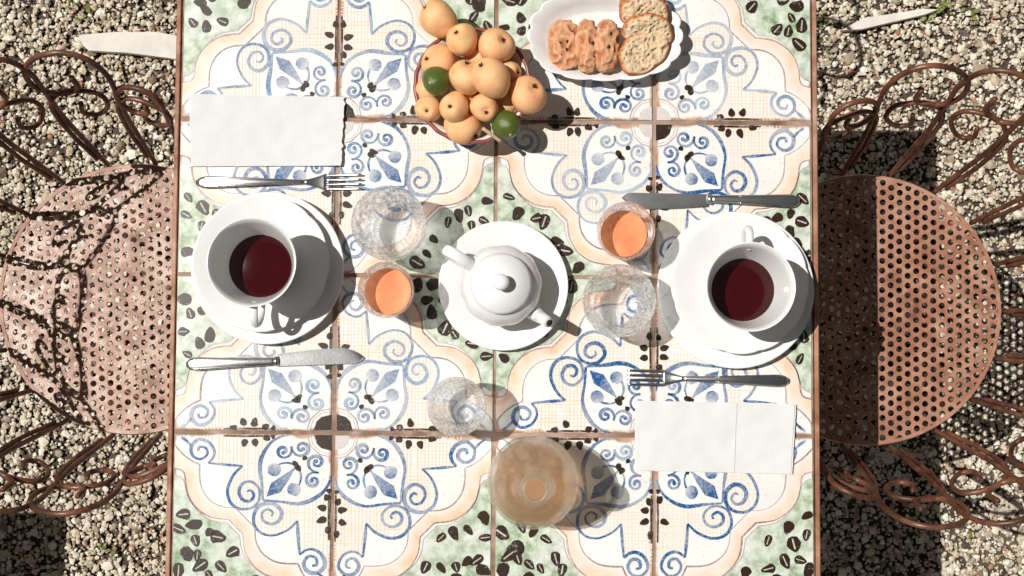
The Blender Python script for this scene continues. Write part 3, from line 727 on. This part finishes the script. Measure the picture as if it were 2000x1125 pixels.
def make_fork(label, a, b):
    root = thing('fork', label, 'fork', group='table forks'); L = place(root, a, b)
    e = make_handle(root, 0, L * .66, .0175, .0062)
    mb = MB(); pts = []; rr = []
    for k in range(14):
        s = k / 13; x = L * (.655 + .12 * s); pts.append((x, 0, .0035 - .002 * s + .0045 * (1 - s) ** 2 * .0 - .0 + .003 * math.sin(s * 2.2) * -.6)); w = .0062 + (.0215 - .0062) * (s ** 1.3 if s < 1 else 1)
        rr.append((w * .5, .0013))
    tube(mb, pts, rr, 12); mb.build('head', 'steel', root)
    zl = pts[-1][2]
    for t in range(4):
        y = (t - 1.5) * .0057; mb = MB()
        tp = [(L * (.772 + .228 * s), y * (1 + .03 * s), zl + .0055 * s ** 1.6) for s in np.linspace(0, 1, 10)]
        tube(mb, tp, [(.00200 * (1 - .45 * s ** 3), .0010) for s in np.linspace(0, 1, 10)], 8); mb.build('tine', 'steel', root)
def make_knife(label, a, b, flip=1):
    root = thing('knife', label, 'knife', group='table knives'); L = place(root, a, b)
    make_handle(root, 0, L * .50, .0185, .0098, .0042, .002)
    mb = MB(); tube(mb, [(L * .495, 0, .0045), (L * .505, 0, .0045), (L * .52, 0, .0042)], [(.0056, .0042), (.0062, .0046), (.0062, .0036)], 12); mb.build('bolster', 'steel', root)
    mb = MB(); n = 26; v = []; f = []
    for k in range(n):
        s = k / (n - 1); x = L * (.515 + .485 * s); bulge = .010 + .0055 * math.sin(min(1, s * 1.15) * math.pi * .62)
        up = .0062 * (1 - max(0, (s - .88) / .12) ** 2 * 1.0); dn = bulge * (1 - max(0, (s - .72) / .28) ** 2.2 * .92) * .9
        z0 = .0036 - .0022 * s
        for y, z in ((up * flip, z0 + .0010), (up * flip, z0 - .0010), (-dn * flip * .5, z0 - .0008), (-dn * flip, z0), (-dn * flip * .5, z0 + .0008)): v.append((x, y, z))
    for k in range(n - 1):
        for j in range(5): q = (k * 5 + j, k * 5 + (j + 1) % 5, (k + 1) * 5 + (j + 1) % 5, (k + 1) * 5 + j); f.append(q if flip > 0 else q[::-1])
    f.append((0, 1, 2, 3, 4)); f.append(tuple((n - 1) * 5 + j for j in range(5)))
    mb.add(v, f); bl = mb.build('blade', 'steel', root, True, None, 25)
    bm = bmesh.new(); bm.from_mesh(bl.data); bmesh.ops.recalc_face_normals(bm, faces=bm.faces); bm.to_mesh(bl.data); bm.free()
make_fork('steel fork lying beside the napkin with the ragged end', (384, 357), (708, 356))
make_fork('steel fork lying beside the napkin with the overlapping flap', (1540, 744), (1224, 737))
make_knife('steel knife with bright blade pointing towards the small tumbler', (366, 712), (712, 700), -1)
make_knife('steel knife with dark blade lying beside the glass of juice', (1560, 394), (1214, 386), -1)

# ------------------------------------------------------------------ napkins
def make_napkin(label, quad, layers, fold=None, ragged=1):
    root = thing('paper_napkin', label, 'napkin', group='folded paper napkins')
    c = sum((P(x, y, T) for x, y in quad), Vector()) / 4; root.location = (c.x, c.y, T + .0011); r = random.Random(len(label))
    Q = [P(x, y, T + .003) - c for x, y in quad]
    for li in range(layers):
        nx, ny = 46, 22; z0 = .0004 + li * .0011; v = []; f = []
        s0, s1 = 0.0, 1.0
        off = Vector((r.uniform(-.0025, .0025), r.uniform(-.002, .002), 0)) if li < layers - 1 else Vector()
        if fold and li == layers - 1: s1 = fold
        th = .0007
        for sd_ in (0, 1):
            for j in range(ny):
                for i in range(nx):
                    u = s0 + (s1 - s0) * i / (nx - 1); w = j / (ny - 1)
                    p = Q[0] * (1 - u) * (1 - w) + Q[1] * u * (1 - w) + Q[2] * u * w + Q[3] * (1 - u) * w + off
                    e = min(i, nx - 1 - i); jag = mnoise.noise(Vector((w * 26, li * 3.1, u * 2))) * .0016 * ragged if i == nx - 1 else (mnoise.noise(Vector((u * 40, li * 2.2, w))) * .0006 if j in (0, ny - 1) else 0)
                    z = z0 + .0016 * max(0, mnoise.noise(Vector((u * 3.1 + 5, w * 1.7, .3)))) + .0011 * mnoise.noise(Vector((u * 9, w * 5, li * .1))) + .0006 * abs(mnoise.noise(Vector((u * 6 + w * 5, w * 3 - u * 2, 2.2))))
                    z += .0022 * max(0, u - .8) * 5 * (.4 + .6 * w) if not fold else .0012 * max(0, u - .9) * 10
                    v.append((p.x + (jag if i == nx - 1 else 0), p.y + (jag if j in (0, ny - 1) else 0), z + (th if sd_ else 0)))
        N = nx * ny
        for j in range(ny - 1):
            for i in range(nx - 1):
                a = j * nx + i; q = (a, a + 1, a + nx + 1, a + nx); f.append(q); f.append(tuple(N + t for t in q[::-1]))
        per = [i for i in range(nx)] + [j * nx + nx - 1 for j in range(1, ny)] + [(ny - 1) * nx + i for i in range(nx - 2, -1, -1)] + [j * nx for j in range(ny - 2, 0, -1)]
        for a, b in zip(per, per[1:] + per[:1]): f.append((a, N + a, N + b, b))
        mb = MB(); mb.add(v, f); mb.build('folded_layer', 'napkin', root, True, None, 50)
make_napkin('folded white paper napkin with a ragged end, a fork along its edge', [(373, 184), (673, 190), (667, 324), (376, 325)], 3, None, 1.6)
make_napkin('folded white paper napkin with an overlapping flap, near the wine bottle', [(1244, 783), (1551, 789), (1543, 925), (1243, 918)], 4, .635, .4)

# ------------------------------------------------------------------ fruit bowl
def make_bowl():
    zb = T + .0012; h = .052; zr = zb + h; c = xyz(923, 167, zr, zb); root = thing('fruit_bowl', 'cream earthenware bowl with dark red rim, heaped with loquats', 'bowl', c)
    R = 116 * (CAM_H - zr) / F_PX
    prof = [(0, .003), (.03, .003), (.031, 0), (.037, 0), (.038, .005), (.050, .014), (.063, .03), (R - .003, h - .004), (R - .0015, h), (R - .005, h - .0005), (.059, .031), (.046, .018), (.03, .009), (0, .008)]
    fl = lambda a, i, r, z: (r * (1 + .006 * math.sin(22 * a) * (r / R) ** 3), z)
    mb = MB(); lathe(mb, prof, 132, fl); mb.build('body', 'bowl', root)
    mb = MB(); v = []; pts = [(R - .0018) * (1 + .006 * math.sin(22 * a)) * Vector((math.cos(a), math.sin(a), 0)) + Vector((0, 0, h - .0004)) for a in np.linspace(0, 2 * math.pi, 133)]
    tube(mb, pts, .0026, 8, 1, False); mb.build('rim', 'bowlrim', root)
make_bowl()
def fruit_mesh(name, kind, seed, mat):
    r = random.Random(seed); mb = MB(); prof = []
    n = 15
    for k in range(n + 1):
        t = math.pi * k / n; x = math.sin(t); z = -math.cos(t)
        if kind == 'loquat':
            x *= 1 - .10 * (-z) if z < 0 else 1.0; z = z * 1.12 if z < 0 else z * 1.0
            if z > .9: z = .9 - (z - .9) * .9
        else:
            z *= 1.16
            if z > 1.02: x *= .85
        prof.append((max(x, 0) if 0 < k < n else 0, z))
    ph = r.uniform(0, 6); eg = r.uniform(.95, 1.12)
    lathe(mb, prof, 28, lambda a, i, rr, z: (rr * (1 + .045 * math.sin(2 * a + ph) + .03 * math.sin(3 * a - ph * 2 + z) + .02 * math.sin(ph + 5 * z)), z * eg + .05 * math.sin(a + ph)))
    o = mb.build(name, mat); return o
def calyx_mesh(r):
    mb = MB(); cv = []
    for k in range(5):
        a = 2 * math.pi * k / 5 + r.uniform(-.2, .2); w = .5
        p0 = Vector((.05 * math.cos(a), .05 * math.sin(a), .90)); p1 = Vector((.17 * math.cos(a - w), .17 * math.sin(a - w), .93)); p2 = Vector((.29 * math.cos(a), .29 * math.sin(a), .955 + r.uniform(0, .05))); p3 = Vector((.17 * math.cos(a + w), .17 * math.sin(a + w), .93))
        mb.add([p0, p1, p2, p3], [(0, 1, 2, 3)])
    lathe(mb, [(0, .80), (.12, .80), (.15, .93), (.10, .945), (0, .90)], 10)
    return mb
# px, py, radius px, height of centre, calyx px offset (in radii), label
FR = [
 (856, 36, 37, .066, (-.75, -.55), 'large pale loquat perched on the bowl rim above the others'),
 (903, 78, 32, .074, (-.38, -.30), 'round loquat with its calyx facing up, beside the perched one'),
 (969, 90, 36, .072, (.42, -.15), 'loquat with an open torn calyx, next to the bread platter'),
 (858, 122, 35, .064, (-.75, -.1), 'blushing loquat tucked behind the dark lime'),
 (912, 150, 35, .082, (.0, -.75), 'loquat squeezed between the lime and the topmost fruit'),
 (958, 152, 38, .092, (-.55, -.62), 'topmost plump yellow loquat of the heap'),
 (996, 140, 22, .062, (.8, .2), 'small loquat mostly hidden behind the topmost fruit'),
 (1031, 186, 37, .070, (.36, -.38), 'large yellow loquat hanging over the rim towards the platter'),
 (837, 212, 26, .056, (-.1, .35), 'small loquat at the rim below the dark lime'),
 (887, 209, 30, .070, (-.28, .12), 'loquat with centred dark calyx in the middle of the front row'),
 (946, 210, 28, .070, (.15, .52), 'pale small loquat beside the light green lime'),
 (905, 250, 34, .050, (.9, .6), 'orange loquat lying low against the front rim'),
 (832, 178, 24, .046, (-.8, .5), 'shaded loquat under the dark lime'),
 (936, 112, 31, .048, (.2, .8), 'deep-set loquat in the gap below the torn-calyx fruit'),
 (990, 196, 29, .044, (.8, .5), 'deep-set loquat beneath the large overhanging one'),
 (915, 190, 28, .046, (-.6, .6), 'deep-set loquat hidden below the front row'),
]
for k, (x, y, rp, h, (cxx, cyy), lab) in enumerate(FR):
    r = random.Random(k + 40); z = T + h; R = rp * (CAM_H - z) / F_PX
    o = fruit_mesh('loquat', 'loquat', k, 'loquat'); o.location = P(x, y, z); o.scale = (R, R, R)
    d = Vector((cxx, -cyy, math.sqrt(max(.02, 1 - cxx * cxx - cyy * cyy)))).normalized(); o.rotation_euler = d.to_track_quat('Z', 'Y').to_euler()
    tag(o, lab, 'fruit', 'loquats in the bowl')
    calyx_mesh(r).build('calyx', 'calyx', o, False).scale = (r.uniform(.55, .8), r.uniform(.5, .7), 1.0)
for k, (x, y, rp, h, d, lab) in enumerate([(853, 158, 30, .080, (-.35, -.3, .9), 'dark green lime resting on the loquats'), (989, 243, 29, .064, (.25, -.75, .6), 'lighter green lime at the front rim of the bowl')]):
    z = T + h; R = rp * (CAM_H - z) / F_PX; o = fruit_mesh('lime', 'lime', k + 3, 'lime'); o.location = P(x, y, z); o.scale = (R * .96,) * 3
    o.rotation_euler = Vector(d).to_track_quat('Z', 'Y').to_euler(); tag(o, lab, 'fruit', 'limes in the bowl')
    mb = MB(); lathe(mb, [(0, 1.10), (.10, 1.12), (.11, 1.16), (.05, 1.18), (0, 1.17)], 10); mb.build('stem_end', 'twig', o)
mb = MB(); a, b = P(942, 250, T + .066), P(978, 276, T + .058); tube(mb, crom([a, (a + b) / 2 + Vector((0, 0, .002)), b], 4), [.0024] * 8 + [.0032], 8)
tag(mb.build('loquat_stalk', 'twig'), 'short pale fruit stalk lying on the bowl rim by the light lime', 'stalk')

# ------------------------------------------------------------------ bread platter
def make_platter():
    zb = T + .0012; h = .030; zr = zb + h; c = xyz(1182, 70, zr, zb); s = (CAM_H - zr) / F_PX; RX, RY = 153 * s, 90 * s
    o = None; mb = MB(); n = 168; rows = []
    prof = [(.0, .003), (.50, .003), (.52, 0), (.60, 0), (.63, .004), (.80, .016), (.97, h - .0015), (1.0, h - .0004), (.992, h + .0006), (.96, h), (.80, .0195), (.66, .008), (.60, .0068), (.3, .006), (0, .006)]
    v = []; f = []
    for i, (r, z) in enumerate(prof):
        row = []
        if r == 0: v.append((0, 0, z)); rows.append([len(v) - 1]); continue
        for k in range(n):
            a = 2 * math.pi * k / n; sq = (abs(math.cos(a)) ** 2.5 + abs(math.sin(a)) ** 2.5) ** (-1 / 2.5)
            q = max(0, (r - .6) / .4); lob = abs(math.cos(8 * a)) ** .55
            rr = r * sq * (1 + .055 * q * (lob - .8)); zz = z + (.0035 * q * (lob - .7) if z > .004 else 0)
            v.append((RX * rr * math.cos(a), RY * rr * math.sin(a), zz)); row.append(len(v) - 1)
        rows.append(row)
    for A, B in zip(rows, rows[1:]):
        for k in range(n):
            k2 = (k + 1) % n
            if len(A) == 1: f.append((A[0], B[k2], B[k]))
            elif len(B) == 1: f.append((A[k], A[k2], B[0]))
            else: f.append((A[k], A[k2], B[k2], B[k]))
    mb.add(v, f); o = mb.build('oval_platter', 'porc', None, True, c); tag(o, 'white oval platter with fluted rim holding biscuits and bread', 'platter')
make_platter()
def noise_obj(name, verts, faces, cols, mat, smooth=True):
    me = bpy.data.meshes.new(name); me.from_pydata([tuple(p) for p in verts], [], faces); me.update()
    a = me.color_attributes.new('tone', 'FLOAT_COLOR', 'POINT'); a.data.foreach_set('color', np.array([(*c, 1) for c in cols], np.float32).reshape(-1))
    me.materials.append(M[mat])
    if smooth: me.polygons.foreach_set('use_smooth', [True] * len(me.polygons))
    return link(name, me)
def make_biscuit(label, px, py, sx, sy, sz, z, rot, seed, n_rais):
    bm = bmesh.new(); bmesh.ops.create_icosphere(bm, subdivisions=5, radius=1); verts = []; cols = []; off = Vector((seed * 3.7, seed * 1.3, seed))
    for vtx in bm.verts:
        d = vtx.co.copy(); p = Vector((math.copysign(abs(d.x) ** .8, d.x) * sx, math.copysign(abs(d.y) ** .8, d.y) * sy, math.copysign(abs(d.z) ** .75, d.z) * sz))
        n1 = mnoise.noise(p * 85 + off); n2 = mnoise.noise(p * 230 + off); n3 = mnoise.noise(p * 600 + off)
        lump = .0050 * (.35 - abs(n1) * 1.6) + .0011 * n2 + .0006 * n3
        p += d * lump; verts.append(p); k = .95 + .3 * n2
        base = Vector(lin(232, 178, 134)).lerp(Vector(lin(196, 126, 84)), min(1, abs(n1) * 1.8)); cols.append(tuple(max(.01, c * k) for c in base))
    faces = [tuple(v.index for v in f.verts) for f in bm.faces]; bm.free()
    o = noise_obj('biscuit', verts, faces, cols, 'crumb_v'); o.location = P(px, py, z); o.rotation_euler = rot; tag(o, label, 'biscuit', 'lumpy biscuits on the platter')
    r = random.Random(seed)
    for k in range(n_rais):
        a = r.uniform(0, 6.28); q = r.uniform(.1, .7); x, y = q * sx * math.cos(a), q * sy * math.sin(a); zz = sz * (1 - q ** 3) * .98
        mb = MB(); bm2 = []; lathe(mb, [(0, -.0014), (.0017, -.0006), (.0019, .0004), (.001, .0013), (0, .0015)], 8); rr = mb.build('raisin', 'calyx', o); rr.location = (x, y, zz); rr.scale = (1, 1.3, 1)
make_biscuit('broad lumpy biscuit with raisins lying flat at the end of the row', 1103, 88, .0205, .0315, .0105, T + .023, (0, .10, .05), 1, 5)
make_biscuit('lumpy biscuit in the middle of the row, overlapping the flat one', 1147, 90, .0135, .033, .0125, T + .031, (0, .35, .0), 2, 3)
make_biscuit('lumpy biscuit next to the bread slices, ending the row', 1184, 90, .0150, .0325, .0130, T + .033, (0, .30, -.05), 3, 3)
def make_slice(label, px, py, w, l, th, z, rot, seed):
    n, m = 110, 30; verts = []; cols = []; faces = []; off = Vector((seed * 2.1, seed, 0))
    def shape(a): return 1 + .05 * math.sin(2 * a + seed) + .05 * math.sin(3 * a + seed * 2) + .025 * math.sin(7 * a + seed)
    crumb, crust = Vector(lin(236, 208, 168)), Vector(lin(206, 118, 62))
    for side in (1, -1):
        for j in range(m + 1):
            q = j / m
            for k in range(n):
                a = 2 * math.pi * k / n; rr = shape(a) * q; p = Vector((w * rr * math.cos(a), l * rr * math.sin(a), 0))
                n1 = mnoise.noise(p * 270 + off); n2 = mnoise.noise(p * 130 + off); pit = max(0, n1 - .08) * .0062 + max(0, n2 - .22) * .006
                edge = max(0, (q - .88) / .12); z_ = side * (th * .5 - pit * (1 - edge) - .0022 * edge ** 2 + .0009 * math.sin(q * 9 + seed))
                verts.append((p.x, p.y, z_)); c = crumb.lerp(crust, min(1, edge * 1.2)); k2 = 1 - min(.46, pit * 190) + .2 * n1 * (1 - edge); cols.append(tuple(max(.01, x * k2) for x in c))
    o1 = (m + 1) * n
    for s, o in ((1, 0), (-1, o1)):
        for j in range(m):
            for k in range(n):
                q = (o + j * n + k, o + (j + 1) * n + k, o + (j + 1) * n + (k + 1) % n, o + j * n + (k + 1) % n); faces.append(q if s > 0 else q[::-1])
    e0, e1 = m * n, o1 + m * n
    base = len(verts)
    for k in range(n):
        a = 2 * math.pi * k / n; rr = shape(a) * 1.025; verts.append((w * rr * math.cos(a), l * rr * math.sin(a), .0006 * math.sin(9 * a))); cols.append(tuple(crust * (.85 + .2 * math.sin(5 * a + seed))))
    for k in range(n):
        k2 = (k + 1) % n; faces += [(e0 + k, base + k, base + k2, e0 + k2), (base + k, e1 + k, e1 + k2, base + k2)]
    o = noise_obj('bread_slice', verts, faces, cols, 'crumb_v'); o.location = P(px, py, z); o.rotation_euler = rot; tag(o, label, 'bread', 'bread slices on the platter')
make_slice('seeded bread slice lying foremost with its whole porous face showing', 1256, 103, .0325, .0255, .010, T + .034, (.22, .10, .42), 1)
make_slice('seeded bread slice with a crack, second in the row from the whole-faced one', 1266, 62, .0310, .0240, .010, T + .038, (.55, .16, -.12), 2)
make_slice('seeded bread slice leaning third in the row, only its upper crumb showing', 1258, 28, .0300, .0250, .010, T + .042, (.50, .05, .05), 3)
make_slice('seeded bread slice at the far end of the row, mostly cut off by the others', 1252, 6, .0290, .0240, .010, T + .034, (.50, .0, .1), 4)

def make_crumbs():
    mb = MB(); r = random.Random(5)
    for k in range(46):
        x, y = r.uniform(1085, 1300), r.uniform(20, 142)
        z = T + .0085 if (abs(x - 1182) / 100) ** 2 + ((y - 72) / 52) ** 2 < 1 else T + .016
        c = P(x, y, z); s_ = r.uniform(.0005, .0013)
        v = [c + Vector((r.uniform(-1, 1), r.uniform(-1, 1), r.uniform(-.2, 1))) * s_ for _ in range(4)]
        mb.add(v, [(0, 1, 2), (0, 2, 3), (0, 3, 1), (1, 3, 2)])
    o = mb.build('crumbs', 'twig', smooth=False); o['kind'] = 'stuff'; o['label'] = 'loose bread crumbs scattered on the white platter'; o['category'] = 'crumbs'
make_crumbs()
